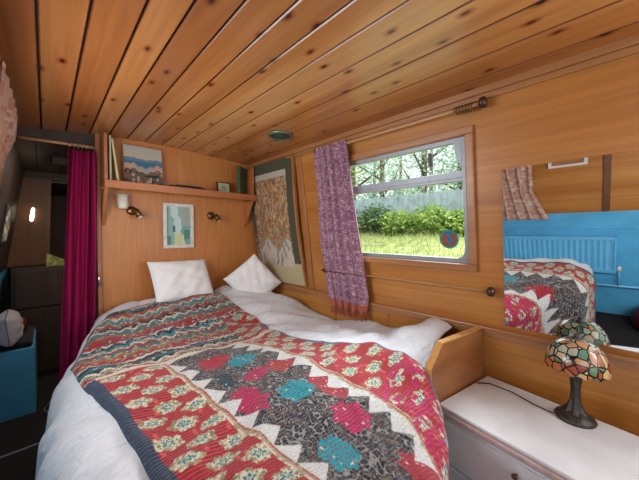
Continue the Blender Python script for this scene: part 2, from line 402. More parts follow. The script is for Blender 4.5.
win = struct(bpy.data.objects.new('window_1', None)); root_col.objects.link(win); win.location = WR(0, 0.8, 1.1)
wood_frame('wooden_frame', WR, wy0, wy1, wz0, wz1, 0.034, win, M['trim'])
m_ = MB(); ring(m_, rrect(wy0, wy1, wz0, wz1, 0.004), rrect(wy0 + 0.022, wy1 - 0.022, wz0 + 0.024, wz1 - 0.02, 0.045), -0.034, -0.004, WR)
m_.build('metal_frame', M['alu'], win, bevel=0.002)
m_ = MB(); m_.box(-0.03, -0.006, wy0 + 0.02, wy1 - 0.02, 1.497, 1.512, fn=WR); m_.box(-0.034, -0.012, wy0 + 0.02, wy1 - 0.02, 1.512, 1.545, fn=WR)
m_.build('crossbar', M['alu'], win, bevel=0.002)
MB().box(-0.024, -0.020, wy0 + 0.018, wy1 - 0.018, wz0 + 0.02, wz1 - 0.016, fn=WR).build('glass_pane', M['glass'], win)
m_ = MB(); m_.box(-0.014, 0.006, 0.617, 0.633, 1.585, 1.65, fn=WR); m_.build('latch', M['black'], win, bevel=0.003)
m_ = MB(); m_.prism([(0.478, 1.672), (0.512, 1.672), (0.50, 1.60), (0.478, 1.56)], -0.006, -0.002, lambda a, b_, d: WR(d, a, b_)); m_.build('corner_stay', M['alu'], win)
# round sticker on the lower pane
def sticker():
    cy, cz, R_ = 0.556, 1.218, 0.047
    def pos(U, V):
        r = U * R_; a = V * 2 * math.pi; y = cy + r * np.cos(a); z = cz + r * np.sin(a); x = xr(z) + 0.018
        return x, y, z
    def col(U, V):
        r = U; a = V * 2 * math.pi; x = -r * np.cos(a); z = r * np.sin(a)
        c = np.zeros(U.shape + (3,)); c[:] = lin('96583e')
        c[(np.abs(x - 0.05 + 0.3 * z) < 0.22) & (z < 0.5)] = lin('2c7aa4')
        c[(z > 0.6)] = lin('35708c')
        c[(z < -0.45)] = lin('8a5640')
        c[r > 0.84] = lin('2b8f9a')
        return c
    grid('round_sticker', pos, 14, 40, M['pattern'], win, col)
sticker()

# left windows (seen only in the mirror and as daylight)
for n_, (a, b_) in enumerate(((ly0, ly1), (-1.27, -0.33))):
    wl = struct(bpy.data.objects.new('window_%d' % (n_ + 2), None)); root_col.objects.link(wl); wl.location = WL(0, (a + b_) / 2, lz0)
    wood_frame('wooden_frame', WL, a, b_, lz0, lz1, 0.05, wl, M['trim'])
    MB().box(-0.03, -0.026, a, b_, lz0, lz1, fn=WL).build('glass_pane', M['glass'], wl)

wl = struct(bpy.data.objects.new('window_4', None)); root_col.objects.link(wl); wl.location = WR(0, -0.8, lz0)  # added window behind the camera, never in view, holds a fill lamp
wood_frame('wooden_frame', WR, -1.27, -0.33, lz0, lz1, 0.0005, wl, M['trim'])
MB().box(-0.04, -0.036, -1.27, -0.33, lz0, lz1, fn=WR).build('glass_pane', M['glass'], wl)
# ------------------------------------------------------------------ curtain poles and patterned curtain, right window
def pole(label, y0, y1, z, off, r, knobs, rings, cat='curtain pole'):
    t = thing('curtain_pole', label, cat, WR(off, y0, z))
    MB().tube([WR(off, y0 + (y1 - y0) * k / 6, z) for k in range(7)], r, 10).build('rod', M['pole'], t, True)
    for yy, s in ((y0, -1), (y1, 1)):
        k = MB(); k.lathe([(r, 0), (0.014, 0.001), (0.022, 0.006), (0.024, 0.016), (0.021, 0.026), (0.010, 0.031), (0.0001, 0.032)] if knobs else [(r, 0), (r * 1.8, 0.002), (r * 1.8, 0.012), (0.0001, 0.014)], WR(off, yy, z), 18, (0, s, 0))
        k.build('end_knob', M['knob'], t, True)
        MB().tube([WR(0.001, yy + s * 0.012, z), WR(off, yy + s * 0.012, z)], r * 0.9, 8).build('wall_bracket', M['knob'], t, True)
    for i in range(rings):
        yy = y0 + 0.02 + i * 0.012; c = Vector(WR(off, yy, z - 0.005)); R_ = r + 0.008
        MB().tube([c + Vector((R_ * math.cos(q * math.pi / 8), 0.004 * math.sin(q), R_ * math.sin(q * math.pi / 8))) for q in range(17)], 0.0022, 6).build('curtain_ring', M['brass'], t, True)
    return t
pole('upper curtain pole above the window with dark knob and bunched rings', 0.385, 1.36, 1.797, 0.045, 0.0095, True, 7)
pole('thin lower rod under the window with dark turned knob end', 0.375, 1.39, 0.983, 0.036, 0.0058, True, 0)

PK = [lin(c) for c in ('94687c', 'a47c8a', '885c72', 'b8a0a4', '8e5c78')]
def hashn(a, b_, k=0):
    v = np.sin(a * 127.1 + b_ * 311.7 + k * 74.7) * 43758.5453; return v - np.floor(v)
def curtain_col(U, V):
    c = np.zeros(U.shape + (3,)); a = np.floor(U * 50); b_ = np.floor(V * 170); h = hashn(a, b_)
    st = (np.floor(U * 17) % 2)
    for i, p in enumerate(PK):
        c[(h >= i / 5) & (h < (i + 1) / 5)] = p
    c *= (0.88 + 0.2 * st)[..., None]
    c[(np.floor(V * 40) % 4) == 0] *= 0.86
    c[V > 0.955] = np.array(lin('a85a48'))
    return c
def edges(v, tab):
    vs = [q[0] for q in tab]; return np.interp(v, vs, [q[1] for q in tab]), np.interp(v, vs, [q[2] for q in tab])
def hung_curtain(U, V, fn, tab, ztop, zbot, off, nf, amp, seed):
    yl, yr = edges(V, tab)
    z = ztop + (zbot - ztop) * V
    y = yl + (yr - yl) * U + 0.006 * np.sin(U * nf * 2 * math.pi * 1.0 + 1.3)
    ph = 0.7 * np.sin(3 * V + seed) 
    fold = amp * (0.75 * np.sin(U * nf * 2 * math.pi + ph) + 0.25 * np.sin(U * nf * 4.3 * math.pi + 2 * ph + seed))
    wv = np.interp(V, [0, 0.08, 0.70, 0.78, 0.86, 1], [0.55, 1, 0.9, 0.45, 0.9, 1.1])
    return z, y, off + fold * wv
def right_curtain(U, V):
    z, y, o = hung_curtain(U, V, WR, [(0, 1.375, 1.10), (0.3, 1.38, 1.08), (0.6, 1.40, 1.055), (0.775, 1.385, 1.04), (0.9, 1.385, 1.03), (1, 1.36, 1.06)], 1.815, 0.735, 0.058, 5, 0.016, 1.0)
    z = np.where(V > 0.99, z + 0.012 * np.sin(U * 90), z)
    return xr(z) - o, y, z
cu = thing('window_curtain', 'pink and purple woven curtain tied back left of the window', 'curtain', WR(0.05, 1.22, 0.74))
grid('curtain_cloth', right_curtain, 150, 180, M['pattern'], cu, curtain_col, solid=0.002)
fr = MB(); rnd = random.Random(3)
for i in range(100):
    u = i / 99; z, y, o = hung_curtain(np.array([u]), np.array([1.0]), WR, [(0, 1.375, 1.10), (1, 1.36, 1.06)], 1.815, 0.735, 0.058, 5, 0.016, 1.0)
    L = rnd.uniform(0.03, 0.06); zz, yy, oo = float(z[0]), float(y[0]), float(o[0])
    p0 = Vector((xr(zz) - oo, yy, zz)); p1 = p0 + Vector((0.0, rnd.uniform(-.006, .006), -L)); p1.x = xr(zz) - oo - 0.002
    fr.tube([p0, (p0 + p1) / 2 + Vector((rnd.uniform(-.003, .003), rnd.uniform(-.003, .003), 0)), p1], 0.0016, 4)
f_ = fr.build('fringe', cloth('rust_fringe', 'a0523c'), cu); f_['kind'] = 'stuff'
MB().tube([WR(0.083, 1.03, 0.985), WR(0.084, 1.2, 0.984), WR(0.083, 1.41, 0.986), WR(0.05, 1.425, 0.986)], 0.0035, 6).build('tie_cord', M['brass'], cu, True)

# left window curtains (near one shows at the picture's left edge, other in the mirror)
def left_curtain(tab, off=0.03, nf=5, amp=0.012, seed=2.0):
    def fn(U, V):
        z, y, o = hung_curtain(U, V, WL, tab, 1.80, 0.90, off, nf, amp, seed)
        return xl(z) + o, y, z
    return fn
def beige_col(U, V):
    c = np.zeros(U.shape + (3,)); h = hashn(np.floor(U * 16), np.floor(V * 60), 2); c[:] = lin('c4a08c')
    c[h > 0.5] = lin('b88478'); c[h > 0.8] = lin('d0bcaa'); return c
beige_light = 1
lc = thing('window_curtain', 'pink curtain at the left edge of the picture, by the near left window', 'curtain', WL(0.03, 1.85, 0.9))
grid('curtain_cloth', left_curtain([(0, 1.35, 1.93), (0.12, 1.35, 1.98), (0.25, 1.35, 1.80), (0.4, 1.40, 1.62), (0.7, 1.35, 1.52), (1, 1.35, 1.6)], 0.042, 5, 0.016), 110, 100, M['pattern'], lc, beige_col, solid=0.002)
lc = thing('window_curtain', 'tied beige and pink curtain seen only in the mirror, upper left corner', 'curtain', WL(0.03, 0.5, 0.9))
grid('curtain_cloth', left_curtain([(0, 0.435, 0.85), (0.5, 0.44, 0.84), (0.72, 0.44, 0.78), (1, 0.34, 0.80)]), 110, 100, M['pattern'], lc, beige_col, solid=0.002)
tp = thing('curtain_pole', 'pole over the left window, reflected in the mirror', 'curtain pole', WL(0.03, 0.4, 1.81))
MB().tube([WL(0.034, 0.40, 1.806), WL(0.034, 2.0, 1.806)], 0.006, 8).build('rod', M['pole'], tp, True)

# ------------------------------------------------------------------ mirror
mr = thing('wall_mirror', 'frameless rectangular mirror standing on the ledge right of the window', 'mirror', WR(0.004, 0, 0.81))
MB().box(0.004, 0.009, -0.31, 0.314, 0.828, 1.521, fn=WR).build('mirror_glass', M['mirror'], mr)
MB().box(0.001, 0.0038, -0.31, 0.314, 0.828, 1.521, fn=WR).build('backing', M['groove'], mr)

# radiator, pipe and vent on the blue wall (mirror)
rd = thing('radiator', 'pale blue panel radiator on the blue wall, seen in the mirror', 'radiator', WL(0.03, 0.4, 0.43))
m_ = MB(); y0, y1 = -0.05, 0.95
ys = np.linspace(y0, y1, 121)
vs = []; 
prof = [(0.050 + 0.004 * max(-0.6, math.sin((y - y0) / 0.036 * 2 * math.pi)), y) for y in ys]
m_.prism([(y, o) for o, y in prof] + [(y1, 0.012), (y0, 0.012)], 0.455, 0.715, lambda a, b_, d: WL(b_, a, d))
m_.box(0.02, 0.060, y0 - 0.004, y1 + 0.004, 0.715, 0.745, fn=WL); m_.box(0.02, 0.060, y0 - 0.004, y1 + 0.004, 0.425, 0.455, fn=WL)
m_.box(0.02, 0.060, y0 - 0.012, y0, 0.425, 0.745, fn=WL)
m_.build('panel', M['radiator'], rd)
MB().tube([WL(0.04, -0.08, 0.30), WL(0.04, -0.08, 0.44), WL(0.04, -0.05, 0.45)], 0.009, 8).build('valve_pipe', M['radiator'], rd, True)
MB().lathe([(0.014, 0), (0.016, 0.02), (0.012, 0.04), (0.0001, 0.042)], WL(0.04, -0.08, 0.44), 14).build('valve', M['paint'], rd, True)
tag(MB().tube([WL(0.04, -1.4, 0.31), WL(0.04, 0, 0.30), WL(0.04, 1.4, 0.30)], 0.010, 8).build('heating_pipe', M['radiator'], None, True), 'blue painted pipe running low along the blue wall below the radiator', 'pipe')
vt = thing('wall_vent', 'small white framed vent high on the left wall, at the mirror top edge', 'vent', WL(0.01, 0.22, 1.37))
m_ = MB(); ring(m_, rrect(0.105, 0.34, 1.335, 1.41, 0.006, 3), rrect(0.125, 0.32, 1.352, 1.395, 0.004, 3), 0.001, 0.016, WL); m_.build('vent_frame', M['paint'], vt)
MB().box(0.001, 0.006, 0.125, 0.32, 1.352, 1.395, fn=WL).build('vent_grille', M['trim'], vt)
tag(MB().lathe([(0.001, 0), (0.10, 0.0), (0.13, 0.06), (0.12, 0.14), (0.07, 0.19), (0.001, 0.2)], (-0.20, -0.28, 0.001), 24).build('floor_pouffe', M['maroon'], None, True), 'dark maroon round pouffe on the floor by the blue wall, seen in the mirror', 'pouffe')

# ------------------------------------------------------------------ ceiling spotlight
cl = thing('ceiling_light', 'round recessed ceiling light with a dull green metal rim', 'ceiling light', (1.105, 1.49, zc(1.105)))
tilt = (-0.03, 0, -1)
MB().lathe([(0.066, -0.002), (0.082, -0.001), (0.082, 0.006), (0.074, 0.014), (0.064, 0.009), (0.062, -0.002)], (1.105, 1.49, zc(1.105) - 0.001), 32, tilt).build('rim', plain('dull_green_metal', '7a8a72', 0.35, 0.6), cl, True)
MB().lathe([(0.0001, 0.001), (0.060, 0.001), (0.060, 0.006), (0.046, 0.007), (0.040, 0.014), (0.026, 0.012), (0.018, 0.018), (0.0001, 0.02)], (1.105, 1.49, zc(1.105) - 0.001), 28, tilt).build('lens', plain('dark_lens', '3c4c44', 0.15, 0.2), cl, True)

# ------------------------------------------------------------------ shelf on the bulkhead
sh = thing('wall_shelf', 'long wooden shelf with triangular brackets high on the bulkhead', 'shelf', (0.8, D, 1.56))
MB().box(0.266, 1.345, 2.165, D - 0.001, 1.557, 1.577).box(0.266, 1.345, 2.158, 2.165, 1.533, 1.582).build('shelf_board', M['shelf'], sh, bevel=0.003)
for x0, zt in ((0.266, 1.87), (1.30, 1.83)):
    m_ = MB(); m_.prism([(D - 0.001, 1.30 if x0 > 1 else 1.30), (2.17, 1.533), (D - 0.001, 1.533)], x0, x0 + 0.018, lambda a, b_, d: (d, a, b_))
    m_.build('bracket', M['shelf'], sh, bevel=0.002)
    m_ = MB(); m_.box(x0, x0 + 0.018, 2.17, D - 0.001, 1.583, zt); m_.build('end_board', M['shelf'], sh, bevel=0.002)

def seascape(U, V):   # U across, V up
    c = np.zeros(U.shape + (3,)); w_ = 0.05 * np.sin(U * 9) + 0.02 * np.sin(U * 31)
    c[:] = lin('b8b4a8'); c[V < 0.80 + w_ * 0.5] = lin('c0b4a0'); c[V < 0.68 + w_ * 0.3] = lin('5c8296'); c[V < 0.60] = lin('4a7086')
    c[V < 0.5 + w_] = lin('8ea2a0'); c[V < 0.44 + 2 * w_] = lin('c09a84'); c[V < 0.36 + w_] = lin('6a5a50')
    h = hashn(np.floor(U * 16), np.floor(V * 14), 5); lo = V < 0.32 + w_
    c[lo & (h > 0.35)] = lin('2e3c40'); c[lo & (h > 0.6)] = lin('b0a090'); c[lo & (h > 0.8)] = lin('8e5c4c')
    return c
def flat_pic(name, org, eu, ev, colfn, parent, nu=70, nv=70, off=0.0):
    org, eu, ev = Vector(org), Vector(eu), Vector(ev); nn = eu.cross(ev).normalized() * off
    def fn(U, V):
        return [org[i] + nn[i] + eu[i] * U + ev[i] * V for i in range(3)]
    return grid(name, fn, nu, nv, M['pattern'], parent, colfn)
def slab(org, eu, ev, th):
    org, eu, ev = Vector(org), Vector(eu), Vector(ev); nn = eu.cross(ev).normalized() * th
    return MB().add([org, org + eu, org + eu + ev, org + ev, org + nn, org + eu + nn, org + eu + ev + nn, org + ev + nn], [(0, 1, 2, 3), (7, 6, 5, 4), (0, 4, 5, 1), (1, 5, 6, 2), (2, 6, 7, 3), (3, 7, 4, 0)])
sp = thing('seascape_painting', 'unframed painting of sea and rocky shore leaning on the shelf', 'painting', (0.5, 2.27, 1.578))
o_, eu, ev = (0.385, 2.255, 1.583), (0.235, 0.0, 0), (0, 0.045, 0.272)
slab(o_, eu, ev, -0.012).build('canvas', M['paper'], sp); flat_pic('painted_face', o_, eu, ev, seascape, sp, off=0.001)
# books leaning at the left end of the shelf
bk = slab((0.297, 2.20, 1.583), (0.0, 0.10, 0), (0.0, 0, 0.285), 0.010); tag(bk.build('book', M['paper']), 'tall cream book upright against the left end of the shelf', 'book')
bk = slab((0.348, 2.205, 1.583), (0.0, 0.10, 0), (-0.030, 0, 0.265), -0.010); tag(bk.build('book', plain('pale_yellow_cover', 'd8cc96', 0.6)), 'slim pale yellow book leaning on the cream book', 'book')
tag(MB().box(0.655, 0.91, 2.22, 2.27, 1.583, 1.602).box(0.70, 0.88, 2.225, 2.262, 1.602, 1.61).build('flat_case', M['black'], bevel=0.003), 'flat black case lying in the middle of the shelf', 'case')
ff = thing('small_picture', 'small dark framed pale green picture on the shelf right end', 'picture', (1.07, 2.26, 1.583))
o_, eu, ev = (1.025, 2.25, 1.583), (0.115, 0, 0), (0, 0.02, 0.095)
slab(o_, eu, ev, -0.012).build('frame', M['knob'], ff)
flat_pic('picture_face', (1.034, 2.2515, 1.591), (0.097, 0, 0), (0, 0.016, 0.079), lambda U, V: np.where((((U - .5) ** 2 + (V - .5) ** 2) < 0.06)[..., None], np.array(lin('8c9878')), np.array(lin('b4b494'))), ff, 20, 20, off=0.0015)
tag(slab((1.165, 2.19, 1.583), (0.105, 0.075, 0), (0, 0, 0.235), 0.030).build('book', M['greenbook'], bevel=0.002), 'dark green box file standing at the right end of the shelf', 'box file')
# framed picture on the bulkhead
def cove(U, V):
    c = np.zeros(U.shape + (3,)); c[:] = lin('8fb6aa'); n_ = 0.04 * np.sin(V * 13) + 0.03 * np.sin(V * 29 + 1)
    c[(U > 0.62 + n_)] = lin('a0aca0'); c[(U > 0.62 + n_) & (V < 0.5)] = lin('7aa898')
    c[np.abs(U - 0.32 - 0.28 * (1 - V) - n_) < 0.15] = lin('c4d8d4')
    c[(np.abs(U - 0.5) < 0.17) & (V < 0.34 + n_)] = lin('c8cc9c')
    c[(U < 0.2) & (V < 0.25)] = lin('5c9488'); c[(np.abs(U - 0.32) < 0.05) & (np.abs(V - 0.42) < 0.08)] = lin('4c7878')
    c[(U > 0.72) & (np.abs(V - 0.28) < 0.12)] = lin('5a8c7c')
    return c
pf = thing('framed_picture', 'white framed pale green picture hanging between the two reading lights', 'picture', (0.74, D, 1.3))
px0, px1, pz0, pz1 = 0.628, 0.846, 1.135, 1.475
m_ = MB(); ring(m_, rrect(px0, px1, pz0, pz1, 0.002, 2), rrect(px0 + 0.024, px1 - 0.024, pz0 + 0.024, pz1 - 0.024, 0.001, 2), D - 0.026, D - 0.004, lambda d, a, b_: (a, d, b_))
m_.build('frame', plain('white_frame', 'dcd8d0', 0.5), pf, bevel=0.002)
MB().box(px0 + 0.01, px1 - 0.01, D - 0.012, D - 0.003, pz0 + 0.01, pz1 - 0.01).build('back_board', M['paper'], pf)
flat_pic('print', (px0 + 0.022, D - 0.013, pz0 + 0.022), (px1 - px0 - 0.044, 0, 0), (0, 0, pz1 - pz0 - 0.044), cove, pf, 60, 80)

def reading_light(x, z, lab):
    t = thing('reading_light', lab, 'wall light', (x, D, z))
    MB().lathe([(0.032, 0.001), (0.032, 0.006), (0.022, 0.014), (0.008, 0.018), (0.0001, 0.018)], (x, D - 0.001, z), 20, (0, -1, 0)).build('wall_plate', M['brass'], t, True)
    MB().tube([(x, D - 0.015, z), (x + 0.005, D - 0.05, z + 0.005), (x + 0.015, D - 0.07, z - 0.01)], 0.006, 8).build('arm', M['brass'], t, True)
    MB().lathe([(0.008, -0.028), (0.014, -0.025), (0.016, 0.0), (0.024, 0.032), (0.021, 0.032), (0.013, 0.0), (0.0001, -0.004)], (x + 0.02, D - 0.078, z - 0.015), 20, (0.4, -0.25, -0.9)).build('lamp_head', M['brass'], t, True)
    MB().lathe([(0.0001, 0.042), (0.015, 0.037), (0.019, 0.028), (0.0001, 0.0)], (x + 0.02, D - 0.078, z - 0.015), 16, (0.4, -0.25, -0.9)).build('bulb', M['paint'], t, True)
reading_light(0.435, 1.405, 'brass swivel reading light left of the framed picture')
reading_light(0.995, 1.395, 'brass swivel reading light right of the framed picture')
t = thing('cup_wall_light', 'small white cup shaped wall light under the left end of the shelf', 'wall light', (0.375, D - 0.04, 1.42))
MB().lathe([(0.0001, 0), (0.022, 0.0), (0.030, 0.01), (0.034, 0.095), (0.031, 0.095), (0.027, 0.012), (0.0001, 0.008)], (0.378, D - 0.045, 1.413), 24).build('lamp_shade', plain('white_ceramic', 'e4dccc', 0.4), t, True)
MB().box(0.370, 0.386, D - 0.016, D - 0.001, 1.44, 1.48).build('wall_bracket', M['brass'], t)

# ------------------------------------------------------------------ textile hanging on right wall
def tex_pos(U, V):           # U from bulkhead end to window side, V from top to bottom
    y = 2.285 + (1.672 - 2.285) * U; z = 1.835 + (0.822 - 1.835) * V
    bow = 0.055 * np.sin(V * math.pi) * 0.5 + 0.02
    return xr(z) - bow - 0.006 * np.sin(U * math.pi), y, z
def tex_col(U, V):
    c = np.zeros(U.shape + (3,)); c[:] = lin('4a4a38')
    lo = V > 0.82; c[lo] = lin('b9ab84')
    L = 0.08; inn = (U > L) & (U < 0.87) & (V > 0.085) & (V < 0.85)
    side = (U < L) & (V > 0.4); c[side & ((V - 0.4) / 0.5 > hashn(np.floor(V * 200), 0 * U) * 0.5 + 0.35)] = lin('8f866a')
    a = U * 9; b_ = V * 16
    a = a * 1.3; b_ = b_ * 0.7
    q = np.sin(a * 3.1 + 2.2 * np.sin(b_ * 1.3)) * np.sin(b_ * 2.1 + 1.7 * np.sin(a * 1.9)) + 0.45 * np.sin(a * 7 + b_ * 3) * np.sin(b_ * 5 - a * 2)
    art = np.zeros(U.shape + (3,)); art[:] = lin('a8946c')
    art[q > -0.1] = lin('b8925c'); art[q > 0.12] = lin('b46c38'); art[q > 0.32] = lin('a88048'); art[q > 0.5] = lin('8a5a38'); art[q > 0.8] = lin('78786a')
    art[q < -0.35] = lin('c0b090'); art[q < -0.55] = lin('8c8c78'); art[np.abs(q + 0.1) < 0.05] = lin('5c4a38'); art[np.abs(q - 0.32) < 0.04] = lin('6a4430'); art[q < -0.8] = lin('a85a3a')
    pale = V > 0.68 + 0.05 * np.sin(U * 14); art[pale] = 0.35 * art[pale] + 0.65 * np.array(lin('d0cec0'))  # pale glare on the lower cloth, painted into its colours
    art[(V > 0.62) & (q > 0.5)] = lin('8a8a86')
    art[V < 0.13] = lin('b8b0a0')
    c[inn] = art[inn]
    return c
tx = thing('wall_hanging', 'tall batik style cloth picture with olive border on the right wall', 'wall hanging', WR(0.02, 1.98, 0.82))
grid('cloth_panel', tex_pos, 90, 150, M['pattern'], tx, tex_col, solid=0.003)
m_ = MB()
for k in range(12):
    v0, v1 = k / 12, (k + 1) / 12
    def P(u, v, o): 
        x, y, z = tex_pos(np.array(u), np.array(v)); return (float(x) - o, float(y), float(z))
    for (u0, u1) in ((1.0, 1.03),):
        m_.add([P(u0, v0, 0.004), P(u1, v0, 0.004), P(u1, v1, 0.004), P(u0, v1, 0.004), P(u0, v0, -0.016), P(u1, v0, -0.016), P(u1, v1, -0.016), P(u0, v1, -0.016)], [(0, 1, 2, 3), (7, 6, 5, 4), (0, 4, 5, 1), (1, 5, 6, 2), (2, 6, 7, 3), (3, 7, 4, 0)])
m_.build('side_batten', M['trim'], tx)
MB().box(0.0005, 0.024, 1.655, 2.29, 1.822, 1.836, fn=WR).build('top_batten', M['trim'], tx)

# ------------------------------------------------------------------ bed
def sm(x): x = np.clip(x, 0, 1); return x * x * (3 - 2 * x)
def xe(t): return np.interp(t, [1.1, 1.4, 1.7, 2.0, 2.25], [0.12, 0.13, 0.17, 0.27, 0.36])
def ye(s): return np.interp(s, [-0.1, 0.45, 0.60, 0.75, 0.9, 1.05, 1.12, 1.6], [0.19, 0.20, 0.27, 0.41, 0.49, 0.54, 0.57, 0.57])
YE = 0.56          # where the top begins to roll over on the left side and at the foot
def fold(s, e, r=0.13):
    """plan coordinate s -> (position, drop) rolling over an edge at e downwards"""
    d = np.maximum(e - s, 0); arc = r * math.pi / 2; a = np.minimum(d, arc) / r
    return np.where(s > e, s, e - r * np.sin(a)), r * (1 - np.cos(a)) + np.maximum(d - arc, 0)
def top(x, y):
    z = 0.635 + 0.125 * sm((y - 1.5) / 0.7) * (1 - 0.5 * sm((x - 1.1) / 0.2))
    z = z + 0.03 * sm((x - 0.98) / 0.14) - 0.05 * sm((x - 1.25) / 0.3) * sm((y - 1.0) / 0.4)
    z = z + 0.12 * sm((x - 1.15) / 0.25) * np.exp(-((y - 0.60) / 0.16) ** 2)
    z = z + 0.05 * np.exp(-((x - 1.32) / 0.2) ** 2 - ((y - 1.75) / 0.16) ** 2)
    z = z + 0.008 * (1 - np.abs(np.sin(7 * x + 4.2 * y + 1.5 * np.sin(2.5 * y)))) ** 3 + 0.008 * (1 - np.abs(np.sin(6 * y - 5 * x + 1.2 * np.sin(4 * x)))) ** 3
    z = z + 0.010 * np.sin(3.1 * x + 5.3 * y) + 0.007 * np.sin(9 * x - 6.0 * y + 1) + 0.004 * np.sin(17 * x + 11 * y + 2)
    return z
def wr2(x, y, amp):
    return amp * (np.sin(26 * x + 7 * np.sin(4 * y)) * np.sin(9 * y + 3 * x) + 0.6 * np.sin(38 * y + 6 * np.sin(5 * x + 1)) * np.sin(7 * x - 2 * y + 1))
def bedsurf(s, t, h=0.0, wr=0.0, flare=0.0):
    x, d1 = fold(s, xe(t)); y, d2 = fold(t, ye(s), 0.11)
    dd = np.maximum(d1, d2) + 0.25 * np.minimum(d1, d2)
    z = top(s, t) + h + wr2(s, t, wr) - dd
    x = x - h * sm(d1 / 0.12) - flare * d1 + 0.010 * sm(d1 / 0.1) * np.sin(t * 17 + 3 * np.sin(t * 5))
    y = y - h * sm(d2 / 0.12) - 0.02 * d2 + 0.012 * sm(d2 / 0.1) * np.sin(s * 19)
    return x, y, z
bed = thing('bed', 'low built-in timber bed base filling the corner', 'bed', (0.8, 1.4, 0))
BP = [(1.50, 0.60), (1.50, D - 0.03), (0.14, D - 0.03), (0.14, 0.22), (0.45, 0.22), (0.62, 0.30), (0.78, 0.44), (1.05, 0.58)]
BP[2:4] = [(0.30, D - 0.03), (0.26, 1.9), (0.14, 1.5), (0.14, 0.22)]
MB().prism(BP, 0.02, 0.34, lambda a, b_, d: (a, b_, d)).build('bed_base', M['ply'], bed)
MB().prism([(1.46, 0.62)] + [(1.46, D - 0.03)] + BP[2:], 0.341, 0.50, lambda a, b_, d: (a, b_, d)).build('mattress', M['sheet'], bed, bevel=0.04)
def duvet_fn(U, V):
    s = -0.34 + U * (1.49 + 0.34); s = np.minimum(s, 1.49)
    tb = ye(s) - np.interp(s, [-0.4, 1.0, 1.06], [0.46, 0.46, 0.03])
    t = tb + V * (2.26 - tb)
    x, y, z = bedsurf(s, t, 0.0, 0.009, 0.10)
    z = np.maximum(z, 0.035)
    return np.minimum(x, xr(z) - 0.035), y, z
dv = tag(grid('duvet', duvet_fn, 170, 190, M['duvet'], None, None, solid=0.012), 'white crumpled duvet hanging over the left side of the bed under the quilt', 'duvet')
# quilt
def tri(x): return 2 * np.abs(x - np.floor(x + 0.5))
def ipl(v, pts): return np.interp(v, [p[0] for p in pts], [p[1] for p in pts])
HL = [(-0.5, 0.30), (0.3, 0.22), (0.81, 0.175), (1.12, 0.14), (1.34, 0.10), (1.41, 0.09), (1.65, 0.07), (1.9, 0.15), (2.1, 0.27), (2.3, 0.36)]
HR = [(-0.5, 0.98), (0.2, 1.02), (0.44, 1.075), (0.55, 1.14), (0.79, 1.16), (0.98, 1.06), (1.17, 1.0), (1.44, 0.97), (1.64, 1.04), (1.95, 1.06), (2.3, 1.12)]
L2 = [(-0.5, 0.46), (0.68, 0.42), (1.03, 0.385), (1.40, 0.34)]
R1 = [(-0.5, 0.72), (0.32, 0.75), (0.44, 0.81), (0.62, 0.845), (0.76, 0.83), (0.97, 0.82), (1.34, 0.74), (1.5, 0.72)]
def quilt_st(U, V):
    # head edge: runs from near the bulkhead on the left, slanting towards the foot on the right
    H = np.interp(U, [0, 0.25, 0.55, 0.82, 0.92, 1], [2.08, 2.16, 2.20, 2.20, 1.84, 1.52])
    tb = ye(0.2 + 0.82 * U) - 0.50
    t = tb + V * (H - tb)
    l, r = ipl(t, HL), ipl(t, HR); s = l + (r - l) * U
    return s, t
def quilt_fn(U, V):
    s, t = quilt_st(U, V)
    x, y, z = bedsurf(s, t, 0.024, 0.006, 0.05)
    e = np.minimum(np.minimum(U, 1 - U) * 1.0, np.minimum(V, 1 - V) * 1.5)
    z = z - 0.008 * (1 - sm(e / 0.02))
    return x, y, np.maximum(z, 0.05)
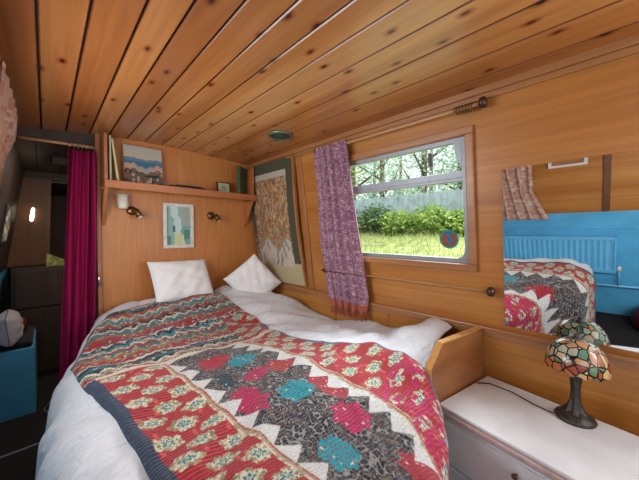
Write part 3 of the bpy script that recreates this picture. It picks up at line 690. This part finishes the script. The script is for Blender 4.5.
def quilt_col(U, V):
    s, t = quilt_st(U, V); c = np.zeros(U.shape + (3,))
    RED, PINK, CREAM, BEIGE, NAVY, TEAL, TURQ, WHITE, ORNG, DK = [np.array(lin(q)) for q in ('a83036', 'b42a58', 'd8ccb4', 'a8946c', '28303f', '2f7c80', '25909c', 'd4d0cc', 'b8603c', '1c1c22')]
    GRYB = np.array(lin('3c4658'))
    l2, r1 = ipl(t, L2), ipl(t, R1); hl, hr = ipl(t, HL), ipl(t, HR)
    # centre: dark ground with pale squiggles
    s_ = s + 0.004 * np.sin(47 * t + 3); q = np.sin(125 * s_ + 2.8 * np.sin(72 * t + 1.5 * np.sin(27 * s))) + np.sin(112 * t + 2.6 * np.sin(98 * s_ + 1))
    c[:] = DK; c[q > 0.25] = NAVY; c[np.abs(q) < 0.26] = np.array(lin('98928a')); c[(q < -1.3)] = np.array(lin('746a60')); c[(q > 1.5)] = np.array(lin('6a4038'))
    # medallions in diamonds
    for cx, cy, rx, ry, k, k2 in [(0.66, 0.79, 0.075, 0.055, TURQ, TEAL), (0.63, 1.14, 0.06, 0.05, TURQ, TEAL), (0.77, 0.74, 0.05, 0.10, RED, PINK), (0.70, 0.57, 0.055, 0.07, PINK, RED),
                               (0.50, 0.86, 0.05, 0.09, PINK, RED), (0.72, 0.98, 0.07, 0.05, RED, ORNG), (0.53, 1.22, 0.07, 0.05, RED, PINK), (0.56, 0.50, 0.05, 0.06, TURQ, RED), (0.60, 0.98, 0.05, 0.04, PINK, RED), (0.68, 0.30, 0.05, 0.08, RED, PINK), (0.5, 1.05, .03, .06, NAVY, TEAL)]:
        u_, v_ = (s - cx) / rx, (t - cy) / ry; an = np.arctan2(v_, u_); rr = np.hypot(u_, v_) + 0.10 * np.sin(an * 7 + cx * 40) + 0.10 * np.sin(s * 160 + 3 * np.sin(t * 120))
        c[rr < 1] = k; sq = np.abs(np.sin(an * 6) + 0.6 * np.sin(rr * 22)); c[(rr < 0.85) & (sq < 0.28)] = k2 * 0.6; c[(rr < 1.0) & (hashn(np.floor(s * 160), np.floor(t * 160)) > 0.985)] = CREAM
    # white triangles against both borders
    tw = 0.062
    a = t / 0.098
    lt = l2 + 0.022 + tw * (1 - tri(a)); m = (s < lt); c[m] = WHITE
    rt = r1 - 0.010 - tw * (1 - tri(a + 0.5)); m = (s > rt); c[m] = WHITE
    # zigzag seam inside the white
    # narrow stripe borders
    def stripes(m_, co):
        f_ = np.floor(co / 0.007) % 3; h_ = hashn(np.floor(t / 0.012), np.floor(co / 0.007))
        c[m_ & (f_ == 0)] = CREAM; c[m_ & (f_ == 1)] = np.array(lin('b89884')); c[m_ & (f_ == 2)] = np.array(lin('a85c50')); c[m_ & (h_ > 0.75)] = BEIGE
    stripes((s < l2 + 0.022) & (s > l2), s - l2); stripes((s > r1) & (s < r1 + 0.025), s - r1)
    # red floral borders
    def floral(m_, u0, uw):
        c[m_] = RED
        h_ = hashn(np.floor(s * 90), np.floor(t * 60), 3); c[m_ & (h_ > 0.93)] = np.array(lin('d05a58'))
        for row in (0, 1, 2):
            cu_ = u0 + uw * (0.2 + 0.33 * row); per = 0.115; tt = t / per + 0.5 * (row % 2); 
            v_ = (tt - np.floor(tt) - 0.5) * per; u_ = s - cu_
            an = np.arctan2(v_, u_); rr = np.hypot(u_ / 0.040, v_ / 0.027) + 0.13 * np.sin(an * 6 + np.floor(tt) * 2 + row) + 0.03 * np.sin(s * 210 + t * 90)
            mm = m_ & (rr < 1.05); hh = hashn(np.floor(s * 150), np.floor(t * 150), 1)
            c[mm] = CREAM; c[mm & (hh > 0.35)] = BEIGE; c[mm & (hh > 0.7)] = BEIGE * 0.75; c[mm & (hh > 0.85)] = np.array(lin('6a7a5c'))
            c[mm & (rr < 0.62) & (rr > 0.42)] = CREAM; c[mm & (rr < 0.42)] = TEAL; c[mm & (rr < 0.16)] = CREAM
    floral((s < l2) & (s >= hl), hl + 0.03, l2 - hl - 0.03); floral(s >= r1 + 0.025, r1 + 0.025, hr - r1 - 0.05)
    c[(s > r1 + 0.02) & (t < 0.62) & (hashn(np.floor(s * 60), np.floor(t * 60), 8) > 0.6)] = PINK
    # head section: rows of zigzags
    hd = t > 1.39 + 0.35 * 0 ; rows = [PINK * 0.9, BEIGE, CREAM, NAVY, TEAL * 0.8, NAVY, CREAM, RED, ORNG, BEIGE, TEAL, RED, CREAM, TURQ, NAVY, WHITE, RED, RED, ORNG, TEAL, CREAM, NAVY, RED, BEIGE, TURQ, CREAM, ORNG, RED, NAVY, TEAL, CREAM, RED, PINK, ORNG]
    wob = t + 0.02 * np.sin(s * 5) - 1.36; kr = np.floor(wob / 0.098)
    big = np.where(kr % 3 != 1, 0.034 * tri(s / 0.070), 0.010 * tri(s / 0.035)); tz = wob - big
    k = np.floor(tz / 0.0245).astype(int); kc = np.clip(k, 0, 200) % len(rows)
    hc = np.zeros_like(c)
    for i, q_ in enumerate(rows): hc[kc == i] = q_
    sp_ = hashn(np.floor(s / 0.011), np.floor(t / 0.008), 4)
    hc[sp_ > 0.80] = CREAM; hc[sp_ > 0.88] = RED; hc[sp_ > 0.94] = TEAL
    ln = ((tz / 0.0245) % 1) < 0.16; hc[ln] = DK * 1.5
    c[hd] = hc[hd]
    z_ = (t > 1.36) & (t < 1.385); c[z_] = CREAM
    # right-hand floral border keeps going towards the pillows
    rb = hd & (s > 0.80) & (t < 1.75); 
    cc = c.copy(); floral(rb, 0.80, 0.22)
    # hems
    c[(s < hl + 0.034) & (t < 1.38)] = GRYB * (0.9 + 0.3 * hashn(np.floor(s * 200), np.floor(t * 200)))[(s < hl + 0.034) & (t < 1.38)][..., None]
    c *= 0.88
    m2 = (s > hr - 0.022) & (t < 1.6); c[m2] = np.array(lin('5c6a80'))
    return c
qd = tag(grid('patchwork_quilt', quilt_fn, 420, 640, M['quilt'], None, quilt_col, solid=0.010), 'red, teal and black patterned patchwork quilt spread over the bed', 'quilt')

# pillows
def pillow(name, c, eu, ev, en, hw, hh, th, mat, label, cat='pillow'):
    eu, ev, en = Vector(eu).normalized(), Vector(ev).normalized(), Vector(en).normalized(); c = Vector(c)
    n = 26; mb_ = MB(); rng = random.Random(hash(label) % 99)
    for side in (1, -1):
        vs = []; 
        for i in range(n + 1):
            for j in range(n + 1):
                a, b_ = -1 + 2 * i / n, -1 + 2 * j / n
                k = max(0.0, (1 - a ** 4)) ** 0.5 * max(0.0, (1 - b_ ** 4)) ** 0.5
                pull = 1 - 0.03 * (1 - abs(b_) ** 3) * abs(a) ** 2; pull2 = 1 - 0.03 * (1 - abs(a) ** 3) * abs(b_) ** 2
                wr = 0.10 * math.sin(a * 7 + b_ * 4 + c.x * 5) * math.sin(b_ * 6 - 2 * a) + 0.05 * math.sin(a * 13 - b_ * 9)
                p = c + eu * (a * hw * pull) + ev * (b_ * hh * pull2) + en * (side * (th * k * (1 + wr) + 0.002))
                vs.append(p)
        fs = [(i * (n + 1) + j, (i + 1) * (n + 1) + j, (i + 1) * (n + 1) + j + 1, i * (n + 1) + j + 1) for i in range(n) for j in range(n)]
        mb_.add(vs, fs)
    return tag(mb_.build(name, mat, None, True), label, cat)
pillow('pillow', (0.715, 2.165, 0.905), (1, 0.05, -0.02), (-0.08, 0.42, 0.9), (0, -0.9, 0.42), 0.205, 0.155, 0.055, M['white'], 'white rectangular pillow propped upright against the bulkhead')
pillow('pillow', (1.235, 2.05, 0.850), (0.70, -0.28, 0.60), (-0.60, 0.30, 0.74), (-0.40, -0.85, 0.30), 0.160, 0.172, 0.055, M['white'], 'white square pillow stood on one corner by the wall hanging')
pillow('pillow', (0.68, 2.17, 0.745), (1, 0.04, 0.0), (0, 1, 0.1), (0, -0.1, 1), 0.25, 0.12, 0.04, M['sheet'], 'flat white pillow lying under the upright rectangular pillow')
pillow('pillow', (1.18, 2.08, 0.72), (1, -0.05, 0.0), (0, 1, 0.1), (0, -0.1, 1), 0.24, 0.18, 0.045, M['sheet'], 'flat white pillow lying beneath the square corner-standing pillow')

# foot end panel: stands at a slight angle to the wall
CO = Vector((1.123, 0.468, 0)); EX = Vector((-0.183, -0.983, 0)); EY = Vector((0.983, -0.183, 0))   # chest: front-left corner, along front, depth
def CH(a, d, z): p = CO + EX * a + EY * d; return (p.x, p.y, z)
ep = thing('bed_end_panel', 'wooden end panel with cut corner between the bed and white chest', 'panel', CH(0, 0.2, 0))
m_ = MB(); m_.prism([(0.375, 0.0), (0.375, 0.780), (0.31, 0.792), (0.045, 0.788), (-0.030, 0.70), (-0.012, 0.0)], -0.030, -0.004, lambda a, b_, d: CH(d, a, b_))
m_.build('board', M['panel'], ep, bevel=0.001)
m_ = MB(); m_.prism([(0.36, 0.793), (0.045, 0.789), (-0.031, 0.700), (-0.022, 0.45), (-0.026, 0.45), (-0.036, 0.702), (0.042, 0.795), (0.36, 0.799)], -0.031, -0.003, lambda a, b_, d: CH(d, a, b_))
m_.build('edge_strip', M['panelo'], ep)

# ------------------------------------------------------------------ chest of drawers
LEN, DEP = 0.86, 0.425
ch = thing('chest_of_drawers', 'white painted chest of drawers with pinkish moulded edge beside the bed', 'chest of drawers', CH(0.4, 0.2, 0))
MB().box(0.012, LEN - 0.012, 0.014, DEP - 0.03, 0.0, 0.522, fn=CH).build('body', M['paint'], ch, bevel=0.002)
MB().box(-0.004, LEN + 0.004, -0.004, DEP - 0.02, 0.5225, 0.5445, fn=CH).build('moulding', M['pinkpaint'], ch, bevel=0.006)
MB().box(0.004, LEN - 0.004, 0.004, DEP - 0.02, 0.545, 0.560, fn=CH).build('top', M['paint'], ch, bevel=0.005)
for z0, z1 in ((0.345, 0.505), (0.17, 0.335), (0.02, 0.16)):
    d_ = MB().box(0.03, LEN - 0.03, 0.003, 0.013, z0, z1, fn=CH).build('drawer', M['paint'], ch, bevel=0.003)
    for a in (0.285, LEN - 0.24):
        MB().lathe([(0.004, 0), (0.004, 0.008), (0.009, 0.013), (0.009, 0.018), (0.004, 0.022), (0.0001, 0.0225)], CH(a, 0.003, (z0 + z1) / 2 + 0.045), 16, tuple(-EY)).build('knob', M['brass'], d_, True)

# ------------------------------------------------------------------ lamp
lx, ly, lz = 1.395, 0.068, 0.5605
lp = thing('table_lamp', 'leaded glass table lamp with dark bronze base on the white chest', 'lamp', (lx, ly, lz))
MB().lathe([(0.0001, 0), (0.058, 0), (0.061, 0.006), (0.056, 0.014), (0.042, 0.022), (0.028, 0.034), (0.0001, 0.036)], (lx, ly, lz), 36).build('base', M['bronze'], lp, True)
m_ = MB(); n = 36; prof = [(0.034, 0.028), (0.023, 0.045), (0.0145, 0.075), (0.013, 0.12), (0.017, 0.16), (0.024, 0.185), (0.006, 0.190), (0.006, 0.29)]
vs = []
for r, h in prof:
    for k in range(n):
        a = 2 * math.pi * k / n; rr = r * (1 + 0.14 * math.sin(6 * a + h * 25)); vs.append((lx + rr * math.cos(a), ly + rr * math.sin(a), lz + h))
m_.add(vs, [(i * n + k, i * n + (k + 1) % n, (i + 1) * n + (k + 1) % n, (i + 1) * n + k) for i in range(len(prof) - 1) for k in range(n)])
m_.build('stem', M['bronze'], lp, True)
def shade_fn(U, V):
    a = U * 2 * math.pi; p = V * math.radians(84) + math.radians(7)
    r = 0.088 * np.sin(p) ** 0.85 + 0.002; rim = 0.004 * np.sin(a * 14) * sm((V - 0.85) / 0.15)
    return lx + r * np.cos(a), ly + r * np.sin(a), lz + 0.192 + 0.108 * np.cos(p) + rim
def shade_col(U, V):
    c = np.zeros(U.shape + (3,)); a = U * 2 * math.pi
    c[..., 0] = ((V > 0.72) | ((np.sin(a * 2 - 0.8) > 0.75) & (V > 0.35))).astype(float); return c
grid('lamp_shade', shade_fn, 97, 40, M['shade'], lp, shade_col, solid=0.003)
MB().lathe([(0.018, -0.004), (0.015, 0.004), (0.006, 0.008), (0.008, 0.014), (0.0001, 0.022)], (lx, ly, lz + 0.300), 16).build('finial', M['bronze'], lp, True)
MB().tube([(lx - 0.03, ly + 0.06, lz + 0.006), (lx - 0.01, ly + 0.12, lz + 0.004), (lx + 0.03, ly + 0.20, lz + 0.004), (lx + 0.04, ly + 0.29, lz + 0.004), (1.40, 0.40, lz + 0.004)], 0.0025, 6).build('cord', M['black'], lp, True)

# ------------------------------------------------------------------ doorway: rod, velvet curtain
t = thing('curtain_pole', 'thin wooden rod across the dark doorway on the left', 'curtain pole', (0.1, D - 0.03, 1.80))
MB().tube([(-0.10, D - 0.03, 1.782), (0.07, D - 0.03, 1.789), (0.236, D - 0.03, 1.796)], 0.0085, 10).build('rod', M['pole'], t, True)
for i in range(7):
    x = 0.115 + i * 0.019; z = 1.783 + (x + 0.1) * 0.0417
    MB().tube([(x + 0.002 * math.sin(q), D - 0.03 + 0.014 * math.cos(q * math.pi / 6), z - 0.008 + 0.018 * math.sin(q * math.pi / 6)) for q in range(13)], 0.0018, 6).build('curtain_ring', M['chrome'], t, True)
def velvet(U, V):
    z = 1.758 + (0.06 - 1.758) * V
    xl_ = np.interp(V, [0, 0.15, 1], [0.108, 0.098, 0.035]); xr_ = np.interp(V, [0, 0.3, 1], [0.236, 0.236, 0.215])
    x = xl_ + (xr_ - xl_) * U + 0.004 * np.sin(V * 7 + U * 20)
    y = D - 0.052 + 0.031 * np.sin(U * 4 * 2 * math.pi + 0.8 * np.sin(V * 3)) * (0.7 + 0.3 * np.sin(U * 9 + 1)) + 0.003 * np.sin(U * 39 + V * 3)
    return x, y, z
tag(grid('door_curtain', velvet, 140, 60, M['velvet'], None, None, solid=0.003), 'deep magenta velvet curtain gathered at the doorway on the left', 'curtain')
t = thing('curtain_tassel', 'small silver beaded tassel hook on the edge beside the magenta curtain', 'tassel', (0.245, D - 0.02, 0.95))
MB().lathe([(0.0001, 0), (0.012, 0.01), (0.009, 0.03), (0.013, 0.045), (0.007, 0.07), (0.0001, 0.08)], (0.243, D - 0.033, 0.90), 12).build('beads', M['chrome'], t, True)
MB().tube([(0.243, D - 0.033, 0.975), (0.243, D - 0.026, 1.06)], 0.0015, 6).build('cord', M['chrome'], t)

# ------------------------------------------------------------------ passage beyond the doorway
struct(MB().box(-0.05, 0, D + 0.02, 5.2, 0, 0.94, fn=WL).build('wall_passage_lower', M['blue']))
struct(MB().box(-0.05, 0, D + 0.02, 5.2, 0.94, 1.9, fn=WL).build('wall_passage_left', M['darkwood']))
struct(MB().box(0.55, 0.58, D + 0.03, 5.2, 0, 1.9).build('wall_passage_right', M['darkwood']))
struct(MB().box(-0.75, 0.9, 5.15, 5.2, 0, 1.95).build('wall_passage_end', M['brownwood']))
m_ = MB()
for x0, x1 in ((-0.2, -0.04), (-0.036, 0.11), (0.114, 0.3), (0.304, 0.56)): m_.box(x0, x1, D + 0.05, 3.85, 1.835, 1.86)
m_.box(-0.3, 0.56, 3.85, 5.2, 1.75, 1.86); m_.box(-0.3, 0.56, D + 0.05, 3.9, 1.862, 1.90)
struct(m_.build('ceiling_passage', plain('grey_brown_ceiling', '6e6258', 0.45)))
struct(MB().box(-0.25, 0.55, 3.80, 3.85, 1.76, 1.835).build('trim_11', M['darkwood']))
t = thing('ceiling_vent', 'dark slatted vent on the passage ceiling behind the rod', 'vent', (0.1, 3.1, 1.83))
MB().box(0.035, 0.15, 2.86, 3.20, 1.820, 1.834).build('frame', M['black'], t)
for i in range(5): MB().box(0.05, 0.135, 2.90 + i * 0.055, 2.925 + i * 0.055, 1.812, 1.8195).build('slat', M['bronze'], t)
t = thing('passage_wall_light', 'slim lit wall light on the brown panel in the dark passage', 'wall light', (-0.13, 3.7, 1.35))
MB().lathe([(0.0001, 0), (0.012, 0.01), (0.015, 0.05), (0.012, 0.12), (0.0001, 0.135)], (-0.092, 3.72, 1.355), 14, (0.12, 0, 1)).build('tube', M['lamp_on'], t, True)
MB().box(-0.10, -0.085, 3.733, 3.745, 1.37, 1.45).build('back_plate', M['brass'], t)
struct(MB().prism([(-0.26, 0.94), (0.02, 0.94), (0.05, 1.76), (-0.15, 1.76)], 3.747, 3.77, lambda a, b_, d: (a, d, b_)).build('wall_passage_partition', M['brownwood']))
t = thing('dark_cabinet', 'dark brown panelled cabinet across the passage behind the doorway', 'cabinet', (0.1, 3.4, 0))
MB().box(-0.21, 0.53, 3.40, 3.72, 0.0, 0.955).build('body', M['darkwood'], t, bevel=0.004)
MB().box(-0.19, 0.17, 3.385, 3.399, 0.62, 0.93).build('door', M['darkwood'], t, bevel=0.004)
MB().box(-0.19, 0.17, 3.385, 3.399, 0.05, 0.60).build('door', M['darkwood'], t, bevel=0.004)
tag(MB().prism([(0.0, 0.0), (0.13, 0.0), (0.13, 0.045), (0.03, 0.10), (0.005, 0.11)], 0, 0.05, lambda a, b_, d: (a + 0.0, 3.46 + d, 0.9565 + b_)).build('folded_cloth', plain('yellow_green_print', 'b4b46a', 0.8, 0, 0.5, 30)), 'pale yellow printed cloth on top of the dark cabinet', 'cloth')
# small stained picture on the left wall
def stained(U, V):
    c = np.zeros(U.shape + (3,)); c[:] = lin('1c1e20'); h = hashn(np.floor(U * 7 + V * 3), np.floor(V * 8), 6)
    for k, q_ in enumerate(('c05040', 'b8a860', '5c7a5c', 'c8b0a0', '24282c', '4a6a78')): c[(h > k / 6) & (h < (k + 1) / 6)] = lin(q_)
    d = np.hypot((U - .5) / .5, (V - .5) / .5); c[d > 0.95] = lin('1c1e20'); return c
t = thing('stained_glass_panel', 'dark panel with small coloured glass shapes on the left passage wall', 'picture', WL(0.01, 2.9, 1.2))
MB().box(0.001, 0.010, 2.72, 3.12, 1.17, 1.44, fn=WL).build('frame', M['black'], t)
grid('coloured_glass', lambda U, V: (xl(1.19 + 0.23 * V) + 0.012, 2.74 + 0.36 * U, 1.19 + 0.23 * V), 60, 50, M['pattern'], t, stained)
# blue seat box with dark cushion, white throw
t = thing('blue_seat_box', 'bright blue painted box seat low on the left of the passage', 'seat', (-0.2, 2.95, 0))
MB().box(-0.312, -0.068, 2.76, 3.28, 0.0, 0.46).build('box', M['blue'], t, bevel=0.004)
MB().box(-0.308, -0.075, 2.77, 3.27, 0.461, 0.50).build('cushion', cloth('black_cloth', '181418'), t, bevel=0.02)
pillow('white_bag', (-0.19, 2.86, 0.60), (0, 1, 0.1), (-0.1, 0, 1), (1, 0, 0.1), 0.12, 0.095, 0.06, cloth('greyish_cloth', 'b0a8ae'), 'greyish white soft bag on the blue box seat', 'bag')
tag(MB().lathe([(0.0001, 0), (0.035, 0), (0.038, 0.05), (0.03, 0.09), (0.015, 0.10), (0.0001, 0.10)], (-0.15, 3.12, 0.501), 18).build('tin', plain('red_tin', '8c2a24', 0.4), None, True), 'small red tin behind the white bag on the seat', 'tin')
tag(MB().tube([(0.03, 2.9, 0.006), (-0.03, 2.75, 0.006), (0.01, 2.62, 0.006), (0.05, 2.7, 0.006), (0.0, 2.85, 0.006)], 0.004, 6).build('loose_cable', M['alu'], None, True), 'loose grey cable looped on the dark floor by the duvet', 'cable')

# ------------------------------------------------------------------ outside the right window
def gz(x, y): return 0.86 + 0.9 * float(sm(np.array((x - 1.9) / 6.0))) + 0.05 * noise.noise(Vector((x * 1.2, y * 1.2, 0)))
m_ = MB(); nx, ny = 60, 80; vs = []
for i in range(nx + 1):
    for j in range(ny + 1):
        x = 1.9 + 14 * (i / nx) ** 1.5; y = -6 + 20 * j / ny; vs.append((x, y, gz(x, y)))
m_.add(vs, [(i * (ny + 1) + j, (i + 1) * (ny + 1) + j, (i + 1) * (ny + 1) + j + 1, i * (ny + 1) + j + 1) for i in range(nx) for j in range(ny)])
struct(m_.build('ground_bank', plain('bank_earth_and_grass', 'a0a468', 0.95, 0, 0.4, 9, 0.5), None, True))
m_ = MB(); rnd = random.Random(11)
for k in range(9000):
    x = 2.0 + 5.0 * rnd.random() ** 1.3; y = x * rnd.uniform(0.12, 1.0) + rnd.uniform(-.1, .1); z = gz(x, y); h = rnd.uniform(0.04, 0.12); a = rnd.uniform(0, 6.28); dx, dy = 0.006 * math.cos(a), 0.006 * math.sin(a)
    lx_, ly_ = rnd.uniform(-.04, .04), rnd.uniform(-.04, .04)
    m_.add([(x - dx, y - dy, z), (x + dx, y + dy, z), (x + lx_, y + ly_, z + h)], [(0, 1, 2)])
tag(m_.build('grass', M['grass']), 'pale sunlit grass on the bank outside the window', 'grass', kind='stuff')
def leaves(mb_, c, R_, n, size, rng):
    for k in range(n):
        d = Vector((rng.gauss(0, 1), rng.gauss(0, 1), rng.gauss(0, 1))).normalized() * (0.45 + 0.6 * rng.random())
        p = Vector((c[0] + d.x * R_[0], c[1] + d.y * R_[1], c[2] + d.z * R_[2]))
        a = Vector((rng.gauss(0, 1), rng.gauss(0, 1), rng.gauss(0, 1))).normalized(); b_ = a.orthogonal().normalized() * size * 0.45; a = a * size
        mb_.add([p - a, p - b_, p + a, p + b_], [(0, 1, 2, 3)])
rnd = random.Random(5)
bushes = [(4.6, 3.9, 0.32, 'leafdark', 'dark green bush outside, nearest the curtain edge'), (4.7, 3.2, 0.34, 'leafdark', 'deep green bush outside, second from the curtain'), (4.6, 2.65, 0.28, 'leaf', 'yellow green bush outside below the pale fence, middle of window'),
          (4.7, 2.1, 0.30, 'leaf', 'light green bush outside right of the window middle'), (4.6, 1.65, 0.24, 'leaf', 'low light green bush outside above the round sticker')]
for x, y, r, mt, lab in bushes:
    m_ = MB(); leaves(m_, (x, y, gz(x, y) + r * 0.7), (r * 1.1, r * 1.15, r * 0.95), 1000, 0.045, rnd)
    r *= 1.0
    t = thing('bush', lab, 'bush', (x, y, gz(x, y)), 'bushes on the bank')
    m_.build('foliage', M[mt], t); MB().tube([(x, y, gz(x, y) - 0.02), (x + 0.02, y, gz(x, y) + r * 0.5)], 0.02, 6).build('stem', M['trunk'], t)
t = thing('garden_fence', 'pale blue grey board fence behind the bushes outside the window', 'fence', (6.8, 4, 1.5))
m_ = MB(); y = -1.0
while y < 8.5:
    x = 6.8; h = 2.28 + 0.0 * y; m_.prism([(y, gz(x, y) - 0.05), (y + 0.135, gz(x, y) - 0.05), (y + 0.135, h - 0.05), (y + 0.067, h), (y, h - 0.05)], x, x + 0.02, lambda a, b_, d: (d, a, b_)); y += 0.145
m_.build('boards', M['fence'], t); MB().box(6.825, 6.87, -1, 8.5, 1.8, 1.87).build('rail', M['fence'], t)
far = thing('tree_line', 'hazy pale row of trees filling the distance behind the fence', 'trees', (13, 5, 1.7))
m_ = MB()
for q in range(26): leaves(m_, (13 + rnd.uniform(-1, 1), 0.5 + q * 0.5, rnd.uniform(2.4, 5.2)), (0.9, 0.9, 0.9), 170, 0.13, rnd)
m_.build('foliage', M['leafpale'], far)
m_ = MB()
for q in range(8): m_.tube([(13, 1 + q * 1.6, 1.6), (13.1, 1 + q * 1.6, 6)], [0.12, 0.05], 6)
o_ = m_.build('stems', M['trunk'], far); o_['kind'] = 'stuff'
trees = [(8.2, 5.3, 0.10, 'slim pale tree trunk outside, left part of the window'), (8.6, 4.0, 0.12, 'paler tree outside at the middle of the upper pane'), (9.4, 3.2, 0.09, 'thin tree outside left of the window latch'), (9.0, 7.2, 0.14, 'leafy tree outside close to the curtain'), (9.8, 2.0, 0.12, 'tree outside at the right end of the window')]
for k, (x, y, r, lab) in enumerate(trees):
    t = thing('tree', lab, 'tree', (x, y, gz(x, y)), 'trees beyond the fence')
    MB().tube([(x, y, gz(x, y) - 0.1), (x + 0.1, y + 0.1, 2.6), (x, y + 0.05, 4.0), (x + 0.1, y, 5.5)], [r, r * 0.85, r * 0.7, r * 0.3], 10).build('trunk', M['trunk'], t, True)
    for q in range(3):
        a = q * 2.1 + k; MB().tube([(x, y, 2.5 + q * 0.5), (x + 0.7 * math.cos(a), y + 0.9 * math.sin(a), 3.1 + q * 0.5), (x + 1.1 * math.cos(a), y + 1.5 * math.sin(a), 3.8 + q * 0.5)], [r * 0.4, r * 0.25, r * 0.1], 6).build('branch', M['trunk'], t, True)
    m_ = MB()
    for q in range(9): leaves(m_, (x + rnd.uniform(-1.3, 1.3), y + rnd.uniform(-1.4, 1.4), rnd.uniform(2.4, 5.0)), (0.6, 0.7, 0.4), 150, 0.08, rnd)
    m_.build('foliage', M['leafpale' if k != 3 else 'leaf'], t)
